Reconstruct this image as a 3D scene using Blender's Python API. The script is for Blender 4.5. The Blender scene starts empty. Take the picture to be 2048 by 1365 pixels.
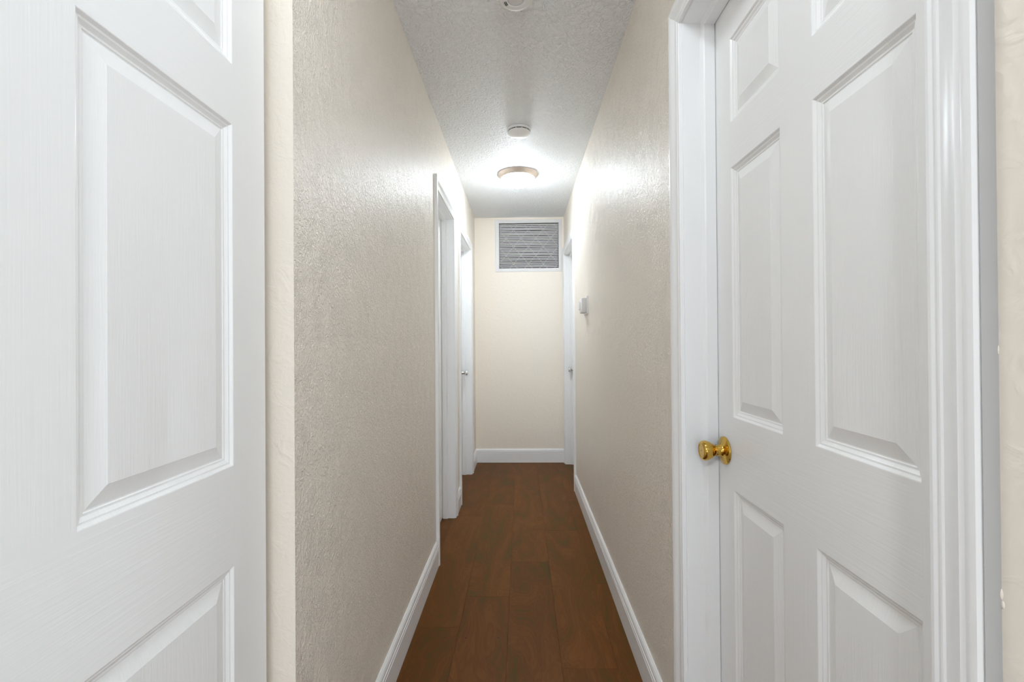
import bpy, bmesh, math, random
from mathutils import Vector, Matrix
random.seed(7)
PI = math.pi
scn = bpy.context.scene
col = scn.collection

# ------------------------------------------------------------------ camera
CAM_H = 1.185
PSI, PITCH, ROLL = 0.0209, 0.0050, 0.0072
fw = Vector((-math.sin(PSI)*math.cos(PITCH), math.cos(PSI)*math.cos(PITCH), math.sin(PITCH)))
rt = fw.cross(Vector((0, 0, 1))).normalized()
up = rt.cross(fw)
rt, up = rt*math.cos(ROLL)-up*math.sin(ROLL), up*math.cos(ROLL)+rt*math.sin(ROLL)
cd = bpy.data.cameras.new('camera')
cd.sensor_width = 36.0
cd.lens = 36.0*910.0/2048.0
cd.clip_start = 0.02
cam = bpy.data.objects.new('camera', cd)
col.objects.link(cam)
cam.matrix_world = Matrix(((rt.x, up.x, -fw.x, 0), (rt.y, up.y, -fw.y, 0), (rt.z, up.z, -fw.z, CAM_H), (0, 0, 0, 1)))
scn.camera = cam

# ------------------------------------------------------------------ world, exposure
w = bpy.data.worlds.new('daylight')
scn.world = w
w.use_nodes = True
w.node_tree.nodes['Background'].inputs[0].default_value = (0.80, 0.88, 1.0, 1)
w.node_tree.nodes['Background'].inputs[1].default_value = 0.05
vs = scn.view_settings
vs.view_transform = 'Standard'
vs.look = 'None'
vs.gamma = 1.0
vs.use_curve_mapping = False
vs.exposure = 0.46
scn.cycles.max_bounces = 10
scn.cycles.diffuse_bounces = 9
scn.cycles.glossy_bounces = 3
scn.cycles.use_light_tree = False
scn.cycles.caustics_reflective = False
scn.cycles.use_denoising = True

LAMP_HALL = 67.0      # emission of the glass bowls
FILL_LAMP_ROOM = 180.0  # added fill lamp in the room behind the camera
DAYLIGHT = 50.0      # watts of added fill through the made-up side window
FILL_SOUTH = 78.0     # watts of added fill through the made-up window behind the camera
FILL_LAMP_NEAR = 23.0      # added fill lamp on the ceiling, over the doors beside the camera
# added fill: area lights outside the room's two made-up windows
def daylight(loc, rz, sx, sy, watts):
    ld = bpy.data.lights.new('window_daylight', 'AREA')
    ld.shape = 'RECTANGLE'
    ld.size, ld.size_y = sx, sy
    ld.energy = watts
    ld.color = (0.845, 0.93, 1.0)
    lo = bpy.data.objects.new('window_daylight', ld)
    col.objects.link(lo)
    lo.location = loc
    lo.rotation_euler = (PI/2, 0, rz)
daylight((3.05, -1.45, 1.35), PI/2, 2.3, 1.6, DAYLIGHT)       # points to -X
daylight((0.75, -3.95, 1.35), 0, 2.0, 1.6, FILL_SOUTH)        # points to +Y

# ------------------------------------------------------------------ helpers
def mesh_obj(name, verts, faces, mat, parent=None, loc=(0, 0, 0), smooth=False):
    me = bpy.data.meshes.new(name)
    me.from_pydata([tuple(v) for v in verts], [], faces)
    bm = bmesh.new(); bm.from_mesh(me)
    bmesh.ops.remove_doubles(bm, verts=bm.verts, dist=1e-6)
    bmesh.ops.recalc_face_normals(bm, faces=bm.faces)
    bm.to_mesh(me); bm.free()
    if smooth:
        for p in me.polygons: p.use_smooth = True
        try: me.set_sharp_from_angle(angle=math.radians(smooth if smooth > 1 else 35))
        except Exception: pass
    me.materials.append(mat)
    o = bpy.data.objects.new(name, me)
    col.objects.link(o)
    o.location = loc
    if parent: o.parent = parent
    return o

class MB:
    def __init__(s): s.v = []; s.f = []
    def add(s, vs_, fs):
        n = len(s.v); s.v += [tuple(v) for v in vs_]; s.f += [tuple(i+n for i in f) for f in fs]; return s
    def box(s, x0, x1, y0, y1, z0, z1):
        return s.add([(x0,y0,z0),(x1,y0,z0),(x1,y1,z0),(x0,y1,z0),(x0,y0,z1),(x1,y0,z1),(x1,y1,z1),(x0,y1,z1)],
                     [(0,3,2,1),(4,5,6,7),(0,1,5,4),(1,2,6,5),(2,3,7,6),(3,0,4,7)])
    def loft(s, a, b, closed=True):
        """two rings of equal length joined, with end caps"""
        n = len(a)
        fs = [(i, (i+1) % n, n+(i+1) % n, n+i) for i in range(n if closed else n-1)]
        fs += [tuple(range(n-1, -1, -1)), tuple(range(n, 2*n))]
        return s.add(list(a)+list(b), fs)
    def lathe(s, prof, n=32, axis='z', org=(0,0,0)):
        """prof: (r, h) list; revolved about the axis"""
        rings = []
        vs_ = []; fs = []
        for r, h in prof:
            if r < 1e-6:
                rings.append([len(vs_)]); vs_.append((0, 0, h))
            else:
                rings.append(list(range(len(vs_), len(vs_)+n)))
                vs_ += [(r*math.cos(2*PI*i/n), r*math.sin(2*PI*i/n), h) for i in range(n)]
        for a, b in zip(rings, rings[1:]):
            if len(a) == 1 and len(b) == 1: continue
            for i in range(n):
                j = (i+1) % n
                if len(a) == 1: fs.append((a[0], b[j], b[i]))
                elif len(b) == 1: fs.append((a[i], a[j], b[0]))
                else: fs.append((a[i], a[j], b[j], b[i]))
        if axis == 'y': vs_ = [(x, -z, y) for x, y, z in vs_]      # +h -> -y
        ox, oy, oz = org
        return s.add([(x+ox, y+oy, z+oz) for x, y, z in vs_], fs)
    def build(s, name, mat, parent=None, loc=(0,0,0), smooth=False):
        return mesh_obj(name, s.v, s.f, mat, parent, loc, smooth)

def tag(o, label=None, cat=None, group=None, kind=None):
    if label: o['label'] = label
    if cat: o['category'] = cat
    if group: o['group'] = group
    if kind: o['kind'] = kind
    return o

def empty(name, loc=(0,0,0), rz=0):
    o = bpy.data.objects.new(name, None)
    o.empty_display_size = 0.05
    col.objects.link(o); o.location = loc; o.rotation_euler = (0, 0, rz)
    return o

# ------------------------------------------------------------------ materials
def new_mat(name):
    m = bpy.data.materials.new(name); m.use_nodes = True
    nt = m.node_tree
    return m, nt, nt.nodes['Principled BSDF']

def nd(nt, t, **kw):
    n = nt.nodes.new(t)
    for k, v in kw.items():
        if k.startswith('i_'): n.inputs[int(k[2:])].default_value = v
        else: setattr(n, k, v)
    return n

def plain(name, c, rough=0.5, metal=0.0, spec=0.5, coat=0.0):
    m, nt, b = new_mat(name)
    b.inputs['Base Color'].default_value = (*c, 1)
    b.inputs['Roughness'].default_value = rough
    b.inputs['Metallic'].default_value = metal
    b.inputs['Specular IOR Level'].default_value = spec
    b.inputs['Coat Weight'].default_value = coat
    return m

def textured_paint(name, c, rough, s1, s2, dist, lo=0.42, hi=0.62, stretch=(1,1,1), spec=0.5, worms=False):
    """rolled or troweled paint: raised flattened patches plus a finer stipple"""
    m, nt, b = new_mat(name)
    L = nt.links.new
    tc = nd(nt, 'ShaderNodeTexCoord')
    mp = nd(nt, 'ShaderNodeMapping'); mp.inputs['Scale'].default_value = stretch
    L(tc.outputs['Object'], mp.inputs[0])
    n1 = nd(nt, 'ShaderNodeTexNoise'); n1.inputs['Scale'].default_value = s1; n1.inputs['Detail'].default_value = 3; n1.inputs['Distortion'].default_value = 1.2
    n2 = nd(nt, 'ShaderNodeTexNoise'); n2.inputs['Scale'].default_value = s2; n2.inputs['Detail'].default_value = 1
    for n in (n1, n2): L(mp.outputs[0], n.inputs['Vector'])
    if worms:
        # thin meandering trowel ridges, dense in some places and sparse in others
        n1.inputs['Detail'].default_value = 2.0; n1.inputs['Distortion'].default_value = 2.0
        sb = nd(nt, 'ShaderNodeMath', operation='SUBTRACT'); sb.inputs[1].default_value = 0.5
        L(n1.outputs[0], sb.inputs[0])
        ab = nd(nt, 'ShaderNodeMath', operation='ABSOLUTE'); L(sb.outputs[0], ab.inputs[0])
        r0 = nd(nt, 'ShaderNodeMapRange'); r0.interpolation_type = 'SMOOTHSTEP'
        r0.inputs['From Min'].default_value = 0.0; r0.inputs['From Max'].default_value = 0.085
        r0.inputs['To Min'].default_value = 1.0; r0.inputs['To Max'].default_value = 0.0
        L(ab.outputs[0], r0.inputs[0])
        n4 = nd(nt, 'ShaderNodeTexNoise'); n4.inputs['Scale'].default_value = 22.0; n4.inputs['Detail'].default_value = 1
        L(mp.outputs[0], n4.inputs['Vector'])
        rm = nd(nt, 'ShaderNodeMapRange'); rm.interpolation_type = 'SMOOTHSTEP'
        rm.inputs['From Min'].default_value = lo; rm.inputs['From Max'].default_value = hi
        rm.inputs['To Min'].default_value = 0.45
        L(n4.outputs[0], rm.inputs[0])
        r1 = nd(nt, 'ShaderNodeMath', operation='MULTIPLY')
        L(r0.outputs[0], r1.inputs[0]); L(rm.outputs[0], r1.inputs[1])
        # flattened orange-peel patches under the ridges
        n5 = nd(nt, 'ShaderNodeTexNoise'); n5.inputs['Scale'].default_value = s1*1.15; n5.inputs['Detail'].default_value = 2; n5.inputs['Distortion'].default_value = 0.8
        L(mp.outputs[0], n5.inputs['Vector'])
        rq = nd(nt, 'ShaderNodeMapRange'); rq.interpolation_type = 'SMOOTHSTEP'
        rq.inputs['From Min'].default_value = 0.42; rq.inputs['From Max'].default_value = 0.62
        L(n5.outputs[0], rq.inputs[0])
        rr = nd(nt, 'ShaderNodeMath', operation='MULTIPLY_ADD'); rr.inputs[1].default_value = 1.1
        L(rq.outputs[0], rr.inputs[0]); L(r1.outputs[0], rr.inputs[2])
        r1 = rr
    else:
        r1 = nd(nt, 'ShaderNodeMapRange'); r1.interpolation_type = 'SMOOTHSTEP'
        r1.inputs['From Min'].default_value = lo; r1.inputs['From Max'].default_value = hi
        L(n1.outputs[0], r1.inputs[0])
    mx = nd(nt, 'ShaderNodeMath', operation='MULTIPLY_ADD')
    L(n2.outputs[0], mx.inputs[0]); mx.inputs[1].default_value = 0.55; L(r1.outputs[0], mx.inputs[2])
    bp = nd(nt, 'ShaderNodeBump'); bp.inputs['Strength'].default_value = 1.0; bp.inputs['Distance'].default_value = dist
    L(mx.outputs[0], bp.inputs['Height']); L(bp.outputs[0], b.inputs['Normal'])
    b.inputs['Base Color'].default_value = (*c, 1)
    b.inputs['Roughness'].default_value = rough
    b.inputs['Specular IOR Level'].default_value = spec
    return m

def door_paint(name, kind):
    """white moulded door skin with embossed wood grain; v = vertical, h = horizontal, p = cathedral grain"""
    m, nt, b = new_mat(name)
    L = nt.links.new
    b.inputs['Base Color'].default_value = (0.85, 0.857, 0.858, 1)
    b.inputs['Roughness'].default_value = 0.30
    tc = nd(nt, 'ShaderNodeTexCoord')
    oi = nd(nt, 'ShaderNodeObjectInfo')
    ad = nd(nt, 'ShaderNodeVectorMath', operation='ADD')
    cmb = nd(nt, 'ShaderNodeCombineXYZ')
    mu = nd(nt, 'ShaderNodeMath', operation='MULTIPLY'); mu.inputs[1].default_value = 3.0
    L(oi.outputs['Random'], mu.inputs[0]); L(mu.outputs[0], cmb.inputs[1])
    L(tc.outputs['Object'], ad.inputs[0]); L(cmb.outputs[0], ad.inputs[1])
    mp = nd(nt, 'ShaderNodeMapping')
    if kind == 'p':
        mp.inputs['Scale'].default_value = (1, 1, 0.20)
        L(tc.outputs['Object'], mp.inputs[0])
        mp.inputs['Location'].default_value = (0.004, 0, 0.042)
        wv = nd(nt, 'ShaderNodeTexWave', wave_type='RINGS', rings_direction='Y', wave_profile='SAW')
        wv.inputs['Scale'].default_value = 24; wv.inputs['Distortion'].default_value = 2.8
        wv.inputs['Detail'].default_value = 2; wv.inputs['Detail Scale'].default_value = 1.2
        L(mp.outputs[0], wv.inputs['Vector'])
        src = wv.outputs['Fac']
        dist = 0.0014
    else:
        mp.inputs['Scale'].default_value = (190, 40, 3.0) if kind == 'v' else (5.0, 40, 170)
        L(ad.outputs[0], mp.inputs[0])
        nz = nd(nt, 'ShaderNodeTexNoise'); nz.inputs['Scale'].default_value = 1.0; nz.inputs['Detail'].default_value = 2; nz.inputs['Distortion'].default_value = 0.6
        L(mp.outputs[0], nz.inputs['Vector'])
        src = nz.outputs[0]
        dist = 0.00036
    mp2 = nd(nt, 'ShaderNodeMapping'); mp2.inputs['Scale'].default_value = (380, 60, 14) if kind != 'h' else (14, 60, 380)
    L(ad.outputs[0], mp2.inputs[0])
    n2 = nd(nt, 'ShaderNodeTexNoise'); n2.inputs['Scale'].default_value = 1.0
    L(mp2.outputs[0], n2.inputs['Vector'])
    mx = nd(nt, 'ShaderNodeMath', operation='MULTIPLY_ADD'); mx.inputs[1].default_value = 0.35
    L(n2.outputs[0], mx.inputs[0]); L(src, mx.inputs[2])
    bp = nd(nt, 'ShaderNodeBump'); bp.inputs['Strength'].default_value = 0.75; bp.inputs['Distance'].default_value = dist
    L(mx.outputs[0], bp.inputs['Height']); L(bp.outputs[0], b.inputs['Normal'])
    return m

def wood_floor(name):
    m, nt, b = new_mat(name)
    L = nt.links.new
    tc = nd(nt, 'ShaderNodeTexCoord'); oi = nd(nt, 'ShaderNodeObjectInfo')
    mu = nd(nt, 'ShaderNodeMath', operation='MULTIPLY'); mu.inputs[1].default_value = 37.0
    L(oi.outputs['Random'], mu.inputs[0])
    cmb = nd(nt, 'ShaderNodeCombineXYZ'); L(mu.outputs[0], cmb.inputs[0]); L(mu.outputs[0], cmb.inputs[2])
    ad = nd(nt, 'ShaderNodeVectorMath', operation='ADD')
    L(tc.outputs['Object'], ad.inputs[0]); L(cmb.outputs[0], ad.inputs[1])
    # broad figure
    mp = nd(nt, 'ShaderNodeMapping'); mp.inputs['Scale'].default_value = (5.5, 1.6, 1)
    L(ad.outputs[0], mp.inputs[0])
    na = nd(nt, 'ShaderNodeTexNoise'); na.inputs['Scale'].default_value = 1.3; na.inputs['Detail'].default_value = 3; na.inputs['Distortion'].default_value = 1.4
    L(mp.outputs[0], na.inputs['Vector'])
    # contour lines of the broad figure = cathedral growth rings
    k = nd(nt, 'ShaderNodeMath', operation='MULTIPLY'); k.inputs[1].default_value = 85.0
    L(na.outputs[0], k.inputs[0])
    sn = nd(nt, 'ShaderNodeMath', operation='SINE'); L(k.outputs[0], sn.inputs[0])
    # fine fibres
    mp2 = nd(nt, 'ShaderNodeMapping'); mp2.inputs['Scale'].default_value = (130, 5, 1)
    L(ad.outputs[0], mp2.inputs[0])
    nb = nd(nt, 'ShaderNodeTexNoise'); nb.inputs['Scale'].default_value = 1.0; nb.inputs['Detail'].default_value = 3
    L(mp2.outputs[0], nb.inputs['Vector'])
    f1 = nd(nt, 'ShaderNodeMath', operation='MULTIPLY_ADD'); f1.inputs[1].default_value = 0.075
    L(sn.outputs[0], f1.inputs[0]); L(na.outputs[0], f1.inputs[2])
    f2 = nd(nt, 'ShaderNodeMath', operation='MULTIPLY_ADD'); f2.inputs[1].default_value = 0.20
    L(nb.outputs[0], f2.inputs[0]); L(f1.outputs[0], f2.inputs[2])
    rp = nd(nt, 'ShaderNodeValToRGB')
    e = rp.color_ramp.elements
    e[0].position = 0.36; e[0].color = (0.078, 0.050, 0.0070, 1)
    e[1].position = 0.82; e[1].color = (0.158, 0.060, 0.0115, 1)
    x = rp.color_ramp.elements.new(0.58); x.color = (0.124, 0.0445, 0.0085, 1)
    L(f2.outputs[0], rp.inputs[0])
    # plank to plank tone
    mr = nd(nt, 'ShaderNodeMapRange'); mr.inputs['To Min'].default_value = 0.93; mr.inputs['To Max'].default_value = 1.05
    L(oi.outputs['Random'], mr.inputs[0])
    hs = nd(nt, 'ShaderNodeHueSaturation'); L(rp.outputs[0], hs.inputs['Color']); L(mr.outputs[0], hs.inputs['Value'])
    L(hs.outputs[0], b.inputs['Base Color'])
    b.inputs['Roughness'].default_value = 0.42
    b.inputs['Specular IOR Level'].default_value = 0.10
    bp = nd(nt, 'ShaderNodeBump'); bp.inputs['Strength'].default_value = 0.35; bp.inputs['Distance'].default_value = 0.0006
    L(f2.outputs[0], bp.inputs['Height']); L(bp.outputs[0], b.inputs['Normal'])
    return m

def emitter(name, c, s):
    m, nt, b = new_mat(name)
    b.inputs['Base Color'].default_value = (0.9, 0.88, 0.84, 1)
    b.inputs['Emission Color'].default_value = (*c, 1)
    b.inputs['Emission Strength'].default_value = s
    b.inputs['Roughness'].default_value = 0.3
    return m

BEIGE = (0.875, 0.81, 0.72)
M_WALL = textured_paint('beige_wall_paint', BEIGE, 0.36, 90, 300, 0.0012, 0.35, 0.68, (1, 1, 0.8), worms=True)
M_WALLS = textured_paint('beige_wall_paint_smooth', BEIGE, 0.42, 24, 110, 0.0007, 0.40, 0.80)
M_CEIL = textured_paint('white_ceiling_paint', (0.90, 0.925, 0.95), 0.55, 55, 150, 0.0045, 0.38, 0.68)
M_TRIM = plain('white_trim_paint', (0.85, 0.86, 0.872), 0.32)
M_DV = door_paint('white_door_grain_upright', 'v')
M_DH = door_paint('white_door_grain_level', 'h')
M_DP = door_paint('white_door_grain_arched', 'p')
M_FLOOR = wood_floor('brown_plank_wood')
M_SUB = plain('dark_subfloor', (0.02, 0.012, 0.008), 0.9)
M_BRASS = plain('polished_brass', (0.66, 0.42, 0.085), 0.13, 1.0)
M_CHROME = plain('chrome', (0.78, 0.78, 0.79), 0.14, 1.0)
M_EDGE_SHADE = plain('painted_edge_shade', (0.43, 0.437, 0.445), 0.6)  # grey standing in for shade on the near casing's side
M_DARK = plain('dark_slot', (0.015, 0.015, 0.016), 0.7)
M_HINGE = plain('hinge_metal', (0.6, 0.6, 0.6), 0.35, 1.0)
M_PLAST = plain('white_plastic', (0.80, 0.80, 0.80), 0.38)
M_PLASTG = plain('pale_grey_plastic', (0.72, 0.72, 0.73), 0.45)
M_NICKEL = plain('satin_nickel', (0.62, 0.53, 0.46), 0.45, 0.55)
M_VENT = plain('white_enamel', (0.78, 0.78, 0.79), 0.38)
M_FILTER = plain('grey_filter', (0.03, 0.03, 0.032), 0.9)
M_DUCT = plain('duct_lining', (0.045, 0.045, 0.05), 0.8)
M_WIRE = plain('filter_wire', (0.75, 0.75, 0.75), 0.5)
M_BOWL = emitter('lit_glass_bowl', (0.845, 0.93, 1.0), LAMP_HALL)
M_BOWL2 = emitter('fill_bowl_room', (0.855, 0.935, 1.0), FILL_LAMP_ROOM)
M_BOWL3 = emitter('fill_bowl_near', (0.855, 0.935, 1.0), FILL_LAMP_NEAR)
M_GLASS, _nt, _b = new_mat('window_glass')
_t = nd(_nt, 'ShaderNodeBsdfTransparent'); _g = nd(_nt, 'ShaderNodeBsdfGlossy'); _g.inputs['Roughness'].default_value = 0.02
_m = nd(_nt, 'ShaderNodeMixShader'); _m.inputs[0].default_value = 0.06
_nt.links.new(_t.outputs[0], _m.inputs[1]); _nt.links.new(_g.outputs[0], _m.inputs[2])
_nt.links.new(_m.outputs[0], _nt.nodes['Material Output'].inputs['Surface'])

# ------------------------------------------------------------------ layout (metres; Y runs down the hall)
XL, XR = -0.462, 0.428            # hall wall faces
TL, TR = 0.115, 0.117             # wall thickness
XLB, XRB = XL-TL, XR+TR
YN, YE = 0.915, 4.535             # where the left wall starts, end wall face
HC = 2.44
YB = -0.20                        # rear room begins
YBR = 0.30                        # the right wall starts here
RX0, RX1, RY0 = -2.3, 2.8, -3.7   # rear room
JT = 0.018                        # jamb thickness
# openings: side, y0, y1 (clear opening), head height
OPEN = {1: ('R', 0.484, 1.200, 2.022),
        2: ('L', 2.487, 3.083, 2.030),
        3: ('L', 3.397, 4.108, 2.030),
        4: ('R', 3.706, 4.452, 2.045)}

# ------------------------------------------------------------------ floor: planks on a subfloor
floor = empty('floor')
tag(floor, 'brown wood plank floor running down the hallway', 'floor', kind='structure')
MB().box(RX0, RX1, RY0, YE, -0.05, -0.0125).build('subfloor', M_SUB, floor)
PW, GAP, PT = 0.2035, 0.0004, 0.012
seam0 = -0.268                   # a seam between two planks
plank_cache = {}
def plank_mesh(L_):
    key = round(L_, 3)
    if key in plank_cache: return plank_cache[key]
    b = 0.0004; x = PW/2-GAP/2; y = L_/2-GAP/2
    v = []
    for (a, z) in ((0, -PT), (0, -b), (b, 0)):
        v += [(-x+a, -y+a, z), (x-a, -y+a, z), (x-a, y-a, z), (-x+a, y-a, z)]
    f = [(0,3,2,1), (8,9,10,11)]
    for r in (0, 4):
        for i in range(4):
            j = (i+1) % 4
            f.append((r+i, r+j, r+4+j, r+4+i))
    me = bpy.data.meshes.new('plank'); me.from_pydata(v, [], f); me.materials.append(M_FLOOR)
    plank_cache[key] = me
    return me
# butt joints measured for the four rows in view; elsewhere staggered
joints = {-1: 1.900, 0: 2.132, 1: 2.470, 2: 1.665, 3: 2.25}
PL = 1.22
i0 = math.floor((RX0-seam0)/PW); i1 = math.ceil((RX1-seam0)/PW)
for i in range(i0, i1):
    xc = seam0+(i+0.5)*PW
    inhall = (xc+PW/2 > XLB-0.02 and xc-PW/2 < XRB+0.02)
    yend = YE if inhall else (YBR if xc > 0 else YB)
    j0 = joints.get(i, 0.3+((i*0.437) % 1.0)*PL)
    n0 = math.floor((RY0-j0)/PL); n1 = math.ceil((yend-j0)/PL)
    for n in range(n0, n1):
        a = max(j0+n*PL, RY0); b = min(j0+(n+1)*PL, yend)
        if b-a < 0.02: continue
        o = bpy.data.objects.new('plank', plank_mesh(b-a))
        col.objects.link(o); o.parent = floor; o.location = (xc, (a+b)/2, 0)

# ------------------------------------------------------------------ ceiling and walls
MB().box(RX0, RX1, RY0, YE+0.12, HC, HC+0.1).build('ceiling', M_CEIL)
tag(bpy.data.objects['ceiling'], 'white stippled hallway ceiling', 'ceiling', kind='structure')

def wall_with_openings(name, xa, xb, y0, y1, ops, mat, label):
    mb = MB()
    y = y0
    for (a, b, hh) in ops:
        a -= JT; b += JT; hh += JT
        if a > y+1e-4: mb.box(xa, xb, y, a, 0, HC)
        mb.box(xa, xb, a, b, hh, HC)
        y = b
    if y < y1-1e-4: mb.box(xa, xb, y, y1, 0, HC)
    o = mb.build(name, mat)
    return tag(o, label, 'wall', kind='structure')

def weld_faces(o):
    """drop the coincident faces between the boxes of one wall"""
    bm = bmesh.new(); bm.from_mesh(o.data)
    seen = {}
    for f in bm.faces:
        seen.setdefault(tuple(round(c, 4) for c in f.calc_center_median()), []).append(f)
    kill = [f for fs in seen.values() if len(fs) > 1 for f in fs]
    if kill: bmesh.ops.delete(bm, geom=kill, context='FACES_ONLY')
    bm.to_mesh(o.data); bm.free()

wall_left = wall_with_openings('wall_left', XLB, XL, YN, YE, [(o[1], o[2], o[3]) for k, o in OPEN.items() if o[0] == 'L'], M_WALL,
                   'textured beige hallway wall between the open door and the far left doorways')
wall_right = wall_with_openings('wall_right', XR, XRB, YBR, YE, [(o[1], o[2], o[3]) for k, o in OPEN.items() if o[0] == 'R'], M_WALL,
                   'textured beige hallway wall with the brass knob door in it')
GX0, GX1, GZ0, GZ1 = -0.2255, 0.3845, 1.923, 2.392         # hole behind the air grille
tag(MB().box(XLB-0.1, GX0, YE, YE+0.12, 0, HC).box(GX1, XRB+0.1, YE, YE+0.12, 0, HC).box(GX0, GX1, YE, YE+0.12, 0, GZ0).box(GX0, GX1, YE, YE+0.12, GZ1, HC).build('wall_back', M_WALLS), 'smooth beige end wall below the air grille', 'wall', kind='structure')
def smooth_faces(o, test):
    o.data.materials.append(M_WALLS)
    for p in o.data.polygons:
        if test(p): p.material_index = 1
smooth_faces(wall_left, lambda p: p.normal.y < -.9 and p.center.y < YN+.01)      # the trowelled wall end
smooth_faces(wall_right, lambda p: p.center.y < 0.47)                            # the smoother stretch before the door
tag(MB().box(XLB-0.11, XLB, YB, YN, 0, HC).build('wall_left_entry', M_WALL), 'beige wall behind the open white door', 'wall', kind='structure')
# rear room shell (behind the camera)
tag(MB().box(RX0, XLB-0.11, YB, YB+0.12, 0, HC).build('wall_room_left', M_WALL), 'beige wall left of the hallway mouth', 'wall', kind='structure')
tag(MB().box(XRB, RX1, YBR, YBR+0.12, 0, HC).build('wall_room_right', M_WALLS), 'beige wall right of the hallway mouth', 'wall', kind='structure')
tag(MB().box(RX0-0.12, RX0, RY0, YB+0.12, 0, HC).build('wall_room_west', M_WALL), 'beige side wall of the room before the hallway', 'wall', kind='structure')
WZ0, WZ1 = 0.55, 2.15
WY0, WY1 = -2.6, -0.3
wf = MB().box(RX1, RX1+.12, RY0, WY0, 0, HC).box(RX1, RX1+.12, WY1, YBR+.12, 0, HC).box(RX1, RX1+.12, WY0, WY1, 0, WZ0).box(RX1, RX1+.12, WY0, WY1, WZ1, HC)
tag(wf.build('wall_room_east', M_WALL), 'beige wall with a wide added window lighting the hallway mouth', 'wall', kind='structure')
WX0, WX1 = -0.25, 1.75
wf = MB().box(RX0-.12, WX0, RY0-.12, RY0, 0, HC).box(WX1, RX1+.12, RY0-.12, RY0, 0, HC).box(WX0, WX1, RY0-.12, RY0, 0, WZ0).box(WX0, WX1, RY0-.12, RY0, WZ1, HC)
tag(wf.build('wall_room_south', M_WALL), 'beige wall facing the hallway from behind', 'wall', kind='structure')
def window(n, loc, rz, width, label):
    win = tag(empty('window_%d' % n, loc, rz), label, 'window', kind='structure')  # both windows are added to let fill light into the hall
    hw = width/2; hh_ = WZ1-WZ0
    fm = MB().box(-.03, .03, -hw, -hw+.05, 0, hh_).box(-.03, .03, hw-.05, hw, 0, hh_).box(-.03, .03, -hw+.05, hw-.05, 0, .05).box(-.03, .03, -hw+.05, hw-.05, hh_-.05, hh_).box(-.03, .03, -.025, .025, .05, hh_-.05)
    fm.build('window_frame', M_TRIM, win)
    for sx in (-1, 1):
        MB().box(-.003, .003, min(sx*.025, sx*(hw-.05)), max(sx*.025, sx*(hw-.05)), .05, hh_-.05).build('pane', M_GLASS, win)
window(1, (RX1+0.06, (WY0+WY1)/2, WZ0), 0, WY1-WY0, 'added white framed window for fill light at the side of the room before the hallway')
window(2, ((WX0+WX1)/2, RY0-.06, WZ0), PI/2, WX1-WX0, 'added white framed window for fill light, facing down the hallway')

# small lumps of paint on the near right wall and the bead of caulk along the casing
N = 90
rows = []
rng = random.Random(3)
off = 0
for k in range(N+1):
    z = 0.14+k*(2.0/N)
    off = 0.7*off+rng.uniform(-.0012, .0012)
    wdt = 0.0045+off
    rows.append([(XR, 0.4275, z), (XR-0.0028, 0.4270-wdt*0.25, z), (XR-0.0016, 0.4270-wdt*0.7, z), (XR, 0.4270-wdt, z)])
vsx = [p for r in rows for p in r]
fsx = []
for k in range(N):
    for q in range(3):
        a = k*4+q
        fsx.append((a, a+1, a+5, a+4))
mesh_obj('caulk_bead', vsx, fsx, M_WALLS, wall_right, smooth=60)
for (yy, zz, sc) in ((0.4205, 1.247, 0.0030), (0.4195, 1.176, 0.0042), (0.4215, 1.165, 0.0030), (0.4185, 0.957, 0.0038), (0.4165, 0.948, 0.0026)):
    mb = MB(); mb.lathe([(0, sc*.38), (sc*.5, sc*.30), (sc*.9, sc*.12), (sc, -0.0005)], 10)
    mb.v = [(XR-z_, yy+x_*0.7, zz+y_*1.6) for x_, y_, z_ in mb.v]
    mb.build('paint_lump', M_WALLS, wall_right, smooth=60)

# ------------------------------------------------------------------ baseboards
BH, BT = 0.135, 0.0135
BPROF = [(0, 0), (BT, 0), (BT, 0.092), (BT-.0035, 0.0935), (BT-.0035, 0.0975), (BT, 0.099), (BT, 0.107), (BT-.0035, 0.1085), (BT-.0035, 0.1125),
         (BT-.0008, 0.114), (BT-.0018, 0.122), (BT-.005, 0.1295), (BT-.0085, 0.133), (0.0045, BH), (0, BH)]
def baseboard(name, segs, label):
    """segs: (x0,y0,x1,y1, nx,ny) wall line and the direction the board faces; several runs share one object per wall"""
    mb = MB()
    for (x0, y0, x1, y1, nx, ny) in segs:
        mb.loft([(x0+nx*t, y0+ny*t, z) for t, z in BPROF], [(x1+nx*t, y1+ny*t, z) for t, z in BPROF])
    o = mb.build(name, M_TRIM)
    return tag(o, label, 'baseboard', kind='structure')
CW = 0.066                        # casing width incl. reveal
REV = 0.005
e2, e3, e1, e4 = OPEN[2], OPEN[3], OPEN[1], OPEN[4]
baseboard('baseboard_left', [(XL, YN, XL, e2[1]-CW, 1, 0)], 'white baseboard along the near left hallway wall')
baseboard('baseboard_left_middle', [(XL, e2[2]+CW, XL, e3[1]-CW, 1, 0)], 'short white baseboard between the two left doorways')
baseboard('baseboard_left_end', [(XL, e3[2]+CW, XL, YE, 1, 0)], 'short white baseboard in the far left corner')
baseboard('baseboard_right', [(XR, e1[2]+CW, XR, e4[1]-CW, -1, 0)], 'long white baseboard along the right hallway wall')
baseboard('baseboard_back', [(XL+BT*0, YE, XR-0.012, YE, 0, -1)], 'white baseboard along the end wall')
baseboard('baseboard_right_near', [(XR, YBR, XR, e1[1]-CW, -1, 0)], 'white baseboard on the right beside the camera')
baseboard('baseboard_left_near', [(XLB, YB, XLB, YN, 1, 0)], 'white baseboard behind the open door')

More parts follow.
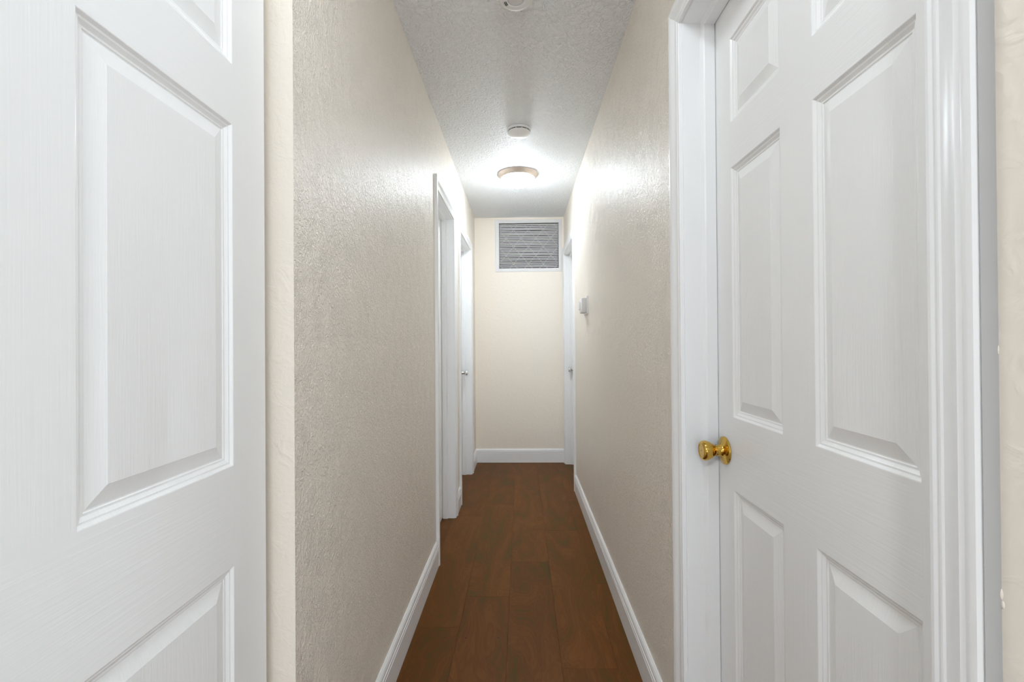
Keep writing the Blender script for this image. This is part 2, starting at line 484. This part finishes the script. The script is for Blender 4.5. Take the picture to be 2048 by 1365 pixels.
# ------------------------------------------------------------------ door frames (casing, jambs, stops)
CPROF = [(0, 0), (0, .0075), (.0015, .0095), (.0055, .0100), (.0085, .0085), (.0105, .0085), (.013, .0105), (.0155, .0105), (.0175, .0092), (.024, .0100), (.031, .0125),
         (.0365, .0158), (.040, .0170), (.0425, .0160), (.0450, .0160), (.047, .0172), (.052, .0178), (.0565, .0172), (.0595, .0150), (.061, .0115), (.061, 0)]
def door_trim(n, key, label):
    side, y0, y1, hz = OPEN[key]
    xw = XL if side == 'L' else XR
    s = 1 if side == 'L' else -1                    # direction out of the wall into the hall
    xb = XLB if side == 'L' else XRB
    r = tag(empty('trim_%d' % n, (xw, (y0+y1)/2, 0)), label, 'door frame', kind='structure')
    ox, oy = xw, (y0+y1)/2
    P = lambda x, y, z: (x-ox, y-oy, z)
    for (yi, d) in ((y0-REV, -1), (y1+REV, 1)):
        a = [P(xw+s*t, yi+d*u, 0) for u, t in CPROF]
        b = [P(xw+s*t, yi+d*u, hz+REV+u) for u, t in CPROF]
        MB().loft(a, b).build('casing', M_TRIM, r, smooth=25)
    a = [P(xw+s*t, y0-REV-u, hz+REV+u) for u, t in CPROF]
    b = [P(xw+s*t, y1+REV+u, hz+REV+u) for u, t in CPROF]
    MB().loft(a, b).build('head_casing', M_TRIM, r, smooth=25)
    xa_, xb_ = min(xw, xb)-ox, max(xw, xb)-ox
    MB().box(xa_, xb_, y0-JT-oy, y0-oy, 0, hz).build('jamb', M_TRIM, r)
    MB().box(xa_, xb_, y1-oy, y1+JT-oy, 0, hz).build('jamb', M_TRIM, r)
    MB().box(xa_, xb_, y0-JT-oy, y1+JT-oy, hz, hz+JT).build('head_jamb', M_TRIM, r)
    # stops in front of the closed leaf (leaf is flush with the far side of the wall)
    xd = abs(xb-xw)-0.0355-0.0006                   # depth of the leaf face
    pr = [(xd-.036, 0), (xd-.030, .0085), (xd-.027, .0100), (xd-.0015, .0100), (xd, .0085), (xd, 0)]
    for (yj, d) in ((y0, 1), (y1, -1)):
        a = [P(xw-s*q, yj+d*t, 0) for q, t in pr]; b = [P(xw-s*q, yj+d*t, hz-t) for q, t in pr]
        MB().loft(a, b).build('door_stop', M_TRIM, r, smooth=20)
    a = [P(xw-s*q, y0+t, hz-t) for q, t in pr]; b = [P(xw-s*q, y1-t, hz-t) for q, t in pr]
    MB().loft(a, b).build('door_stop', M_TRIM, r, smooth=20)
    return r
door_trim(1, 1, 'white door frame around the closed door with the brass knob')
door_trim(2, 2, 'white door frame of the nearer left doorway')
door_trim(3, 3, 'white door frame of the farther left doorway')
door_trim(4, 4, 'white door frame at the far right beside the end wall')

# shade on the near casing's camera-facing side, painted as a thin grey sliver
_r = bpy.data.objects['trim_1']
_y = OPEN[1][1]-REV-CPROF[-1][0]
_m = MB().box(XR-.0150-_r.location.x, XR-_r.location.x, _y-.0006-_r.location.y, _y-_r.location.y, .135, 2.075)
tag(_m.build('casing_edge_shade', M_EDGE_SHADE, _r), 'painted grey shade on the outer edge of the casing')

# ------------------------------------------------------------------ six panel doors
DT = 0.035
# inset from the panel outline, depth below the door face
PPROF = [(0, 0), (.0012, .0004), (.0045, .0040), (.0055, .0044), (.0075, .0044), (.0085, .0052), (.0125, .0078), (.0140, .0080), (.0155, .0078), (.0168, .0090), (.0185, .0092), (.0200, .0088), (.041, .0030), (.0422, .0024), (.044, .0024)]
def panel_mesh(wd, ht):
    v = []; f = []
    for sgn in (0, 1):
        base = len(v)
        for ins, dp in PPROF:
            y = dp if sgn == 0 else DT-dp
            v += [(-wd/2+ins, y, -ht/2+ins), (wd/2-ins, y, -ht/2+ins), (wd/2-ins, y, ht/2-ins), (-wd/2+ins, y, ht/2-ins)]
        for k in range(len(PPROF)-1):
            for i in range(4):
                j = (i+1) % 4
                a = base+k*4
                f.append((a+i, a+j, a+4+j, a+4+i))
        a = base+(len(PPROF)-1)*4
        f.append((a, a+1, a+2, a+3))
    n = len(PPROF)*4
    for i in range(4):
        j = (i+1) % 4
        f.append((i, j, n+j, n+i))
    return v, f

def stile_mesh(x0, x1, z0, z1, outer):
    r = .0018
    if outer == 'lo':
        pts = [(x1, 0), (x1, DT), (x0+r, DT), (x0, DT-r), (x0, r), (x0+r*.3, r*.3), (x0+r, 0)]
    else:
        pts = [(x0, 0), (x1-r, 0), (x1-r*.3, r*.3), (x1, r), (x1, DT-r), (x1-r, DT), (x0, DT)]
    return MB().loft([(x, y, z0) for x, y in pts], [(x, y, z1) for x, y in pts])

KNOB_PROF = [(0, .0), (.0345, .0), (.0352, .0015), (.0345, .0040), (.031, .0062), (.022, .0082), (.0165, .0100)]      # rosette
NECK_PROF = [(.0165, .0095), (.0150, .0120), (.0142, .0200), (.0138, .0225)]
BALL_PROF = [(.0138, .0215), (.0118, .0235), (.0118, .0262), (.0145, .0285), (.0185, .0335), (.0222, .0400), (.0244, .0465), (.0250, .0520), (.0242, .0562), (.0218, .0590), (.0190, .0600),
             (.0175, .0598), (.0160, .0588), (.0090, .0588), (.0055, .0590), (.0016, .0590), (.0016, .0560), (0, .0560)]
def door(name, loc, rz, wd, z0, z1, cols, rows, label, knob_x=None, knob_z=.91, knob_mat=None, hinge_x=None):
    r = tag(empty(name, loc, rz), label, 'door', kind='structure')
    (a0, a1), (b0, b1) = cols
    stile_mesh(0, a0, z0, z1, 'lo').build('stile', M_DV, r)
    stile_mesh(b1, wd, z0, z1, 'hi').build('stile', M_DV, r)
    zs = [z0]+[z for p in rows for z in p]+[z1]
    for k in range(0, len(zs), 2):
        MB().box(a0, b1, 0, DT, zs[k], zs[k+1]).build('rail', M_DH, r)
    for (p0, p1) in rows:
        MB().box(a1, b0, 0, DT, p0, p1).build('mullion', M_DV, r)
        for (c0, c1) in cols:
            v, f = panel_mesh(c1-c0, p1-p0)
            mesh_obj('panel', v, f, M_DP, r, ((c0+c1)/2, 0, (p0+p1)/2), smooth=14)
    if knob_x is not None:
        kn = MB().lathe(BALL_PROF, 40, 'y').build('knob', knob_mat, r, (knob_x, 0, knob_z), smooth=30)
        MB().lathe(KNOB_PROF, 40, 'y').build('rosette', knob_mat, kn, smooth=30)
        MB().lathe(NECK_PROF, 32, 'y').build('neck', knob_mat, kn, smooth=30)
        # the knob on the other side of the leaf
        mb = MB().lathe(KNOB_PROF, 32, 'y').lathe(NECK_PROF, 32, 'y').lathe(BALL_PROF, 32, 'y')
        mb.v = [(x, DT-y, z) for x, y, z in mb.v]
        mb.build('rear_knob', knob_mat, r, (knob_x, 0, knob_z), smooth=30)
    if hinge_x is not None:
        for hz in (z0+.2, (z0+z1)/2, z1-.2):
            MB().lathe([(0, -.045), (.0055, -.045), (.006, -.043), (.006, .043), (.0055, .045), (0, .045)], 16).build('hinge', M_HINGE, r, (hinge_x, DT+.004, hz), smooth=30)
    return r

def cols_for(wd, st, mu):
    p = (wd-2*st-mu)/2
    return [(st, st+p), (wd-st-p, wd-st)]
# open door leaf at the left, folded back along the entry wall
door('door_1', (-0.505, 0.018, 0), PI/2, 0.869, 0.010, 2.015, [(0.100, 0.382), (0.487, 0.769)],
     [(0.235, 0.800), (0.974, 1.574), (1.679, 1.895)], 'large white six-panel door standing open at the left', hinge_x=0.867)
# closed door with the brass knob
door('door_2', (0.510, 1.198, 0), -PI/2, 0.712, 0.012, 2.019, [(0.086, 0.296), (0.395, 0.605)],
     [(0.250, 0.826), (1.002, 1.607), (1.716, 1.920)], 'closed white six-panel door with a brass knob at the right',
     knob_x=0.041, knob_z=0.9115, knob_mat=M_BRASS)
def closed_left(name, key, knob_far, label):
    side, y0, y1, hz = OPEN[key]
    wd = y1-y0-.005
    door(name, (XLB+DT, y0+.0025, 0), PI/2, wd, .010, hz-.003, cols_for(wd, .1, .095 if wd > .65 else .085), [(.25, .826), (1.002, 1.607), (1.716, 1.925)], label,
         knob_x=(wd-.062 if knob_far else .062), knob_z=.925, knob_mat=M_CHROME)
closed_left('door_3', 2, False, 'narrow white door recessed in the nearer left doorway')
closed_left('door_4', 3, True, 'white door with a chrome knob in the farther left doorway')
side, y0, y1, hz = OPEN[4]
wd = y1-y0-.005
door('door_5', (XRB-DT, y1-.0025, 0), -PI/2, wd, .010, hz-.003, cols_for(wd, .1, .1), [(.25, .826), (1.002, 1.607), (1.716, 1.925)],
     'white door with a chrome knob at the far right end', knob_x=.050, knob_z=.928, knob_mat=M_CHROME)

# ------------------------------------------------------------------ ceiling lights
def ceiling_light(loc, bowl_mat, label, cat='ceiling light'):
    r = tag(empty('ceiling_light', loc), label, cat, 'flush ceiling lights')
    MB().lathe([(0, 0), (.148, 0), (.149, -.002), (.148, -.005), (.143, -.009), (.139, -.016), (.131, -.026), (.1285, -.0275), (.1265, -.031), (.122, -.033), (.1185, -.033), (.1165, -.030), (.116, -.012), (0, -.012)], 56).build('pan', M_NICKEL, r, smooth=30)
    R_, D_ = .1155, .068
    prof = [(R_*math.cos(a)**0.9 if a < PI/2-.001 else 0, -.026-D_*math.sin(a)) for a in [PI/2*i/8 for i in range(9)]]
    MB().lathe([(R_, -.014)]+prof, 36).build('glass_bowl', bowl_mat, r, smooth=60)
    for k in range(3):
        a = -0.65+k*2*PI/3
        MB().lathe([(0, .004), (.004, .003), (.005, 0), (.004, -.004), (.0025, -.007), (0, -.0075)], 12).build('thumb_screw', M_NICKEL, r, (.124*math.cos(a), .124*math.sin(a), -.034), smooth=30)
    return r
ceiling_light((-0.017, 3.372, HC), M_BOWL, 'lit ceiling light with frosted glass bowl and nickel pan near the end wall')
o2 = ceiling_light((-0.7, -1.5, HC), M_BOWL2, 'added fill lamp over the room behind the hallway mouth')  # added lamp, fills the hall from behind the camera

ceiling_light((-0.017, 0.62, HC), M_BOWL3, 'added fill lamp on the ceiling between the two near doors')  # added lamp above the frame, fills the near walls and doors

# ------------------------------------------------------------------ smoke detectors
def arc_slot(r0, r1, a0, a1, z0, z1, n=8):
    mb = MB()
    ring = []
    for i in range(n+1):
        a = a0+(a1-a0)*i/n
        ring.append([(r0*math.cos(a), r0*math.sin(a), z0), (r1*math.cos(a), r1*math.sin(a), z1), (r1*math.cos(a), r1*math.sin(a), z1+.003), (r0*math.cos(a), r0*math.sin(a), z0+.003)])
    v = [p for q in ring for p in q]; f = []
    for i in range(n):
        for k in range(4):
            a = i*4+k; b = i*4+(k+1) % 4
            f.append((a, b, b+4, a+4))
    f += [(0, 1, 2, 3), (n*4+3, n*4+2, n*4+1, n*4)]
    return mb.add(v, f)
s1 = tag(empty('smoke_detector', (-0.006, 2.662, HC)), 'domed white smoke detector beside the lit ceiling light', 'smoke detector')
MB().lathe([(0, 0), (.066, 0), (.0705, -.002), (.071, -.010), (.0695, -.0135), (.067, -.0145), (0, -.0145)], 48).build('base', M_PLAST, s1, smooth=30)
MB().lathe([(0, -.0135), (.0615, -.0135), (.0615, -.0185), (.0650, -.0193), (.0655, -.0210), (.0625, -.0248), (.057, -.0288), (.049, -.0332), (.038, -.0375), (.026, -.0408), (.012, -.0428), (0, -.0433)], 48).build('cover', M_PLAST, s1, smooth=40)
for k in range(12):
    a = k*2*PI/12+.05+PI/12
    arc_slot(.0620, .0648, a, a+2*PI/12-.10, -.0185, -.0185, 5).build('vent_slot', M_DARK, s1)
s2 = tag(empty('smoke_detector', (-0.012, 1.617, HC)), 'white smoke detector with a round centre button cut off by the top edge', 'smoke detector')
MB().lathe([(0, 0), (.062, 0), (.0655, -.002), (.066, -.012), (.064, -.020), (.059, -.027), (.052, -.031), (.044, -.032), (.033, -.0315), (.030, -.030), (.029, -.026), (0, -.026)], 48).build('cover', M_PLAST, s2, smooth=30)
MB().lathe([(0, -.024), (.0268, -.024), (.0268, -.0285), (.0255, -.0300), (.015, -.0303), (0, -.0303)], 40).build('test_button', M_PLASTG, s2, smooth=30)
for (r0, r1) in ((.0345, .0368), (.0400, .0420)):
    for a in (PI*0.80, PI*1.12):
        arc_slot(r0, r1, a, a+.50, -.0333, -.0333, 8).build('vent_slot', M_DARK, s2)

# ------------------------------------------------------------------ return air grille on the end wall
VX0, VX1, VZ0, VZ1 = -0.2555, 0.4085, 1.898, 2.418
LX0, LX1, LZ0, LZ1 = -0.2155, 0.3745, 1.933, 2.382
vx, vz = (VX0+VX1)/2, (VZ0+VZ1)/2
g = tag(empty('return_air_grille', (vx, YE, vz)), 'white louvred return air grille high on the end wall', 'air vent')
FD = 0.020
def frame_bar(p0, p1, q0, q1, prof_name='frame'):
    """outer edge p0-p1, inner edge q0-q1 (x,z) with a sloped face"""
    def ring(p, q):
        px, pz = p[0]-vx, p[1]-vz; qx, qz = q[0]-vx, q[1]-vz
        L2 = lambda t: (px+(qx-px)*t, pz+(qz-pz)*t)
        out = []
        for t, d in ((0, 0), (0, .003), (.06, .006), (.72, .0085), (.78, .0065), (.84, .0065), (1, .010), (1, -.02), (.97, -.02), (.97, 0)):
            x, z = L2(t); out.append((x, -d, z))
        return out
    MB().loft(ring(p0, q0), ring(p1, q1)).build(prof_name, M_VENT, g, smooth=25)
O = [(VX0, VZ0), (VX1, VZ0), (VX1, VZ1), (VX0, VZ1)]; I = [(LX0, LZ0), (LX1, LZ0), (LX1, LZ1), (LX0, LZ1)]
for k in range(4):
    frame_bar(O[k], O[(k+1) % 4], I[k], I[(k+1) % 4])
NS = 26
pitch = (LZ1-LZ0-.012)/NS
rng = random.Random(11)
for k in range(NS):
    zc = LZ1-.006-pitch*(k+.5)-vz
    xa, xb = LX0+.004-vx, LX1-.004-vx
    n = 16
    amp = rng.uniform(-.0022, .0012) * (1.5 if k < 6 else 1.0)
    tw = rng.uniform(-.10, .06)
    ph = rng.uniform(-.25, .25)
    v = []; f = []
    for i in range(n+1):
        t = i/n; x = xa+(xb-xa)*t
        bow = math.sin(PI*min(max(t+ph*math.sin(PI*t), 0), 1))
        ang = math.radians(40)+tw*bow
        hw_ = .0062
        dz = amp*bow
        cy_, sz_ = math.cos(ang)*hw_, math.sin(ang)*hw_
        th = .0006
        # front edge high, back edge low; front is -y
        v += [(x, .0005-cy_, zc+sz_+dz+th), (x, .0005+cy_, zc-sz_+dz+th), (x, .0005+cy_, zc-sz_+dz-th), (x, .0005-cy_, zc+sz_+dz-th)]
    for i in range(n):
        for q in range(4):
            a = i*4+q; b = i*4+(q+1) % 4
            f.append((a, b, b+4, a+4))
    f += [(0, 1, 2, 3), (n*4+3, n*4+2, n*4+1, n*4)]
    mesh_obj('slat', v, f, M_VENT, g)
dk = MB()
for (a, b, c, d) in ((GX0-.002, GX0, GZ0, GZ1), (GX1, GX1+.002, GZ0, GZ1), (GX0, GX1, GZ0-.002, GZ0), (GX0, GX1, GZ1, GZ1+.002)):
    dk.box(a-vx, b-vx, .003, .30, c-vz, d-vz)
dk.box(GX0-vx, GX1-vx, .30, .302, GZ0-vz, GZ1-vz)
dk.build('duct', M_DUCT, g)
# filter with its diamond wire mesh behind the slats
MB().box(LX0-vx+.001, LX1-vx-.001, .070, .076, LZ0-vz+.001, LZ1-vz-.001).build('filter', M_FILTER, g)
wm = MB()
def wire(p, q, r=.0016):
    a = Vector((p[0], .050, p[1])); b = Vector((q[0], .050, q[1])); d = (b-a).normalized()
    u = Vector((0, 1, 0)); s_ = d.cross(u)
    ring = [(u*math.cos(t)+s_*math.sin(t))*r for t in (0, PI/2, PI, 3*PI/2)]
    wm.loft([a+x for x in ring], [b+x for x in ring])
A0, A1, B0, B1 = LX0-vx+.003, LX1-vx-.003, LZ0-vz+.003, LZ1-vz-.003
st, sl = .150, 1.15
for sgn in (1, -1):
    for k in range(-8, 9):
        # line z = sgn*sl*x + c, clipped to the opening
        c = k*st*sl
        pts = []
        for x in (A0, A1):
            z = sgn*sl*x+c
            if B0 <= z <= B1: pts.append((x, z))
        for z in (B0, B1):
            x = (z-c)/(sgn*sl)
            if A0 < x < A1: pts.append((x, z))
        if len(pts) >= 2 and (Vector(pts[0])-Vector(pts[1])).length > .01: wire(pts[0], pts[1])
wm.build('filter_wire_mesh', M_WIRE, g)

# ------------------------------------------------------------------ thermostat on the right wall
t = tag(empty('thermostat', (XR, 2.995, 1.428)), 'small white thermostat box on the right hallway wall', 'thermostat')
def rbox(mb, x0, x1, y0, y1, z0, z1, r=.006):
    """box standing out along -x with rounded corners in y/z and a softened front edge"""
    def ring(x, ins):
        out = []
        for cy_, cz_, a0 in ((y1-r, z1-r, 0), (y0+r, z1-r, PI/2), (y0+r, z0+r, PI), (y1-r, z0+r, 3*PI/2)):
            for i in range(5):
                a = a0+PI/2*i/4
                out.append((x, cy_+(r-ins)*math.cos(a), cz_+(r-ins)*math.sin(a)))
        return out
    n = 20
    rs = [ring(x1, 0), ring(x0+.002, 0), ring(x0+.0006, .0006), ring(x0, .002)]
    v = [p for q in rs for p in q]; f = []
    for k in range(3):
        for i in range(n):
            j = (i+1) % n
            f.append((k*n+i, k*n+j, (k+1)*n+j, (k+1)*n+i))
    f += [tuple(range(n)), tuple(range(3*n, 4*n))]
    return mb.add(v, f)
rbox(MB(), -.009, 0, -.078, .078, -.0585, .0585).build('wall_plate', M_PLAST, t, smooth=40)
rbox(MB(), -.036, -.009, -.062, .062, -.048, .048, .005).build('housing', M_PLASTG, t, smooth=40)
rbox(MB(), -.039, -.036, -.058, .058, -.046, .046, .005).build('front_cover', M_PLAST, t, smooth=40)
rbox(MB(), -.047, -.039, -.010, .050, -.026, .026, .004).build('display_hood', M_PLAST, t, smooth=40)

# ------------------------------------------------------------------ dents in the floor planks
for (x, y) in ((-0.232, 1.832), (-0.102, 1.835)):
    mb = MB().lathe([(0, .0002), (.003, .0002), (.0034, 0)], 10)
    mb.v = [(a*1.2, b*.7, c) for a, b, c in mb.v]
    mb.build('knot', M_SUB, floor, (x, y, .0001))
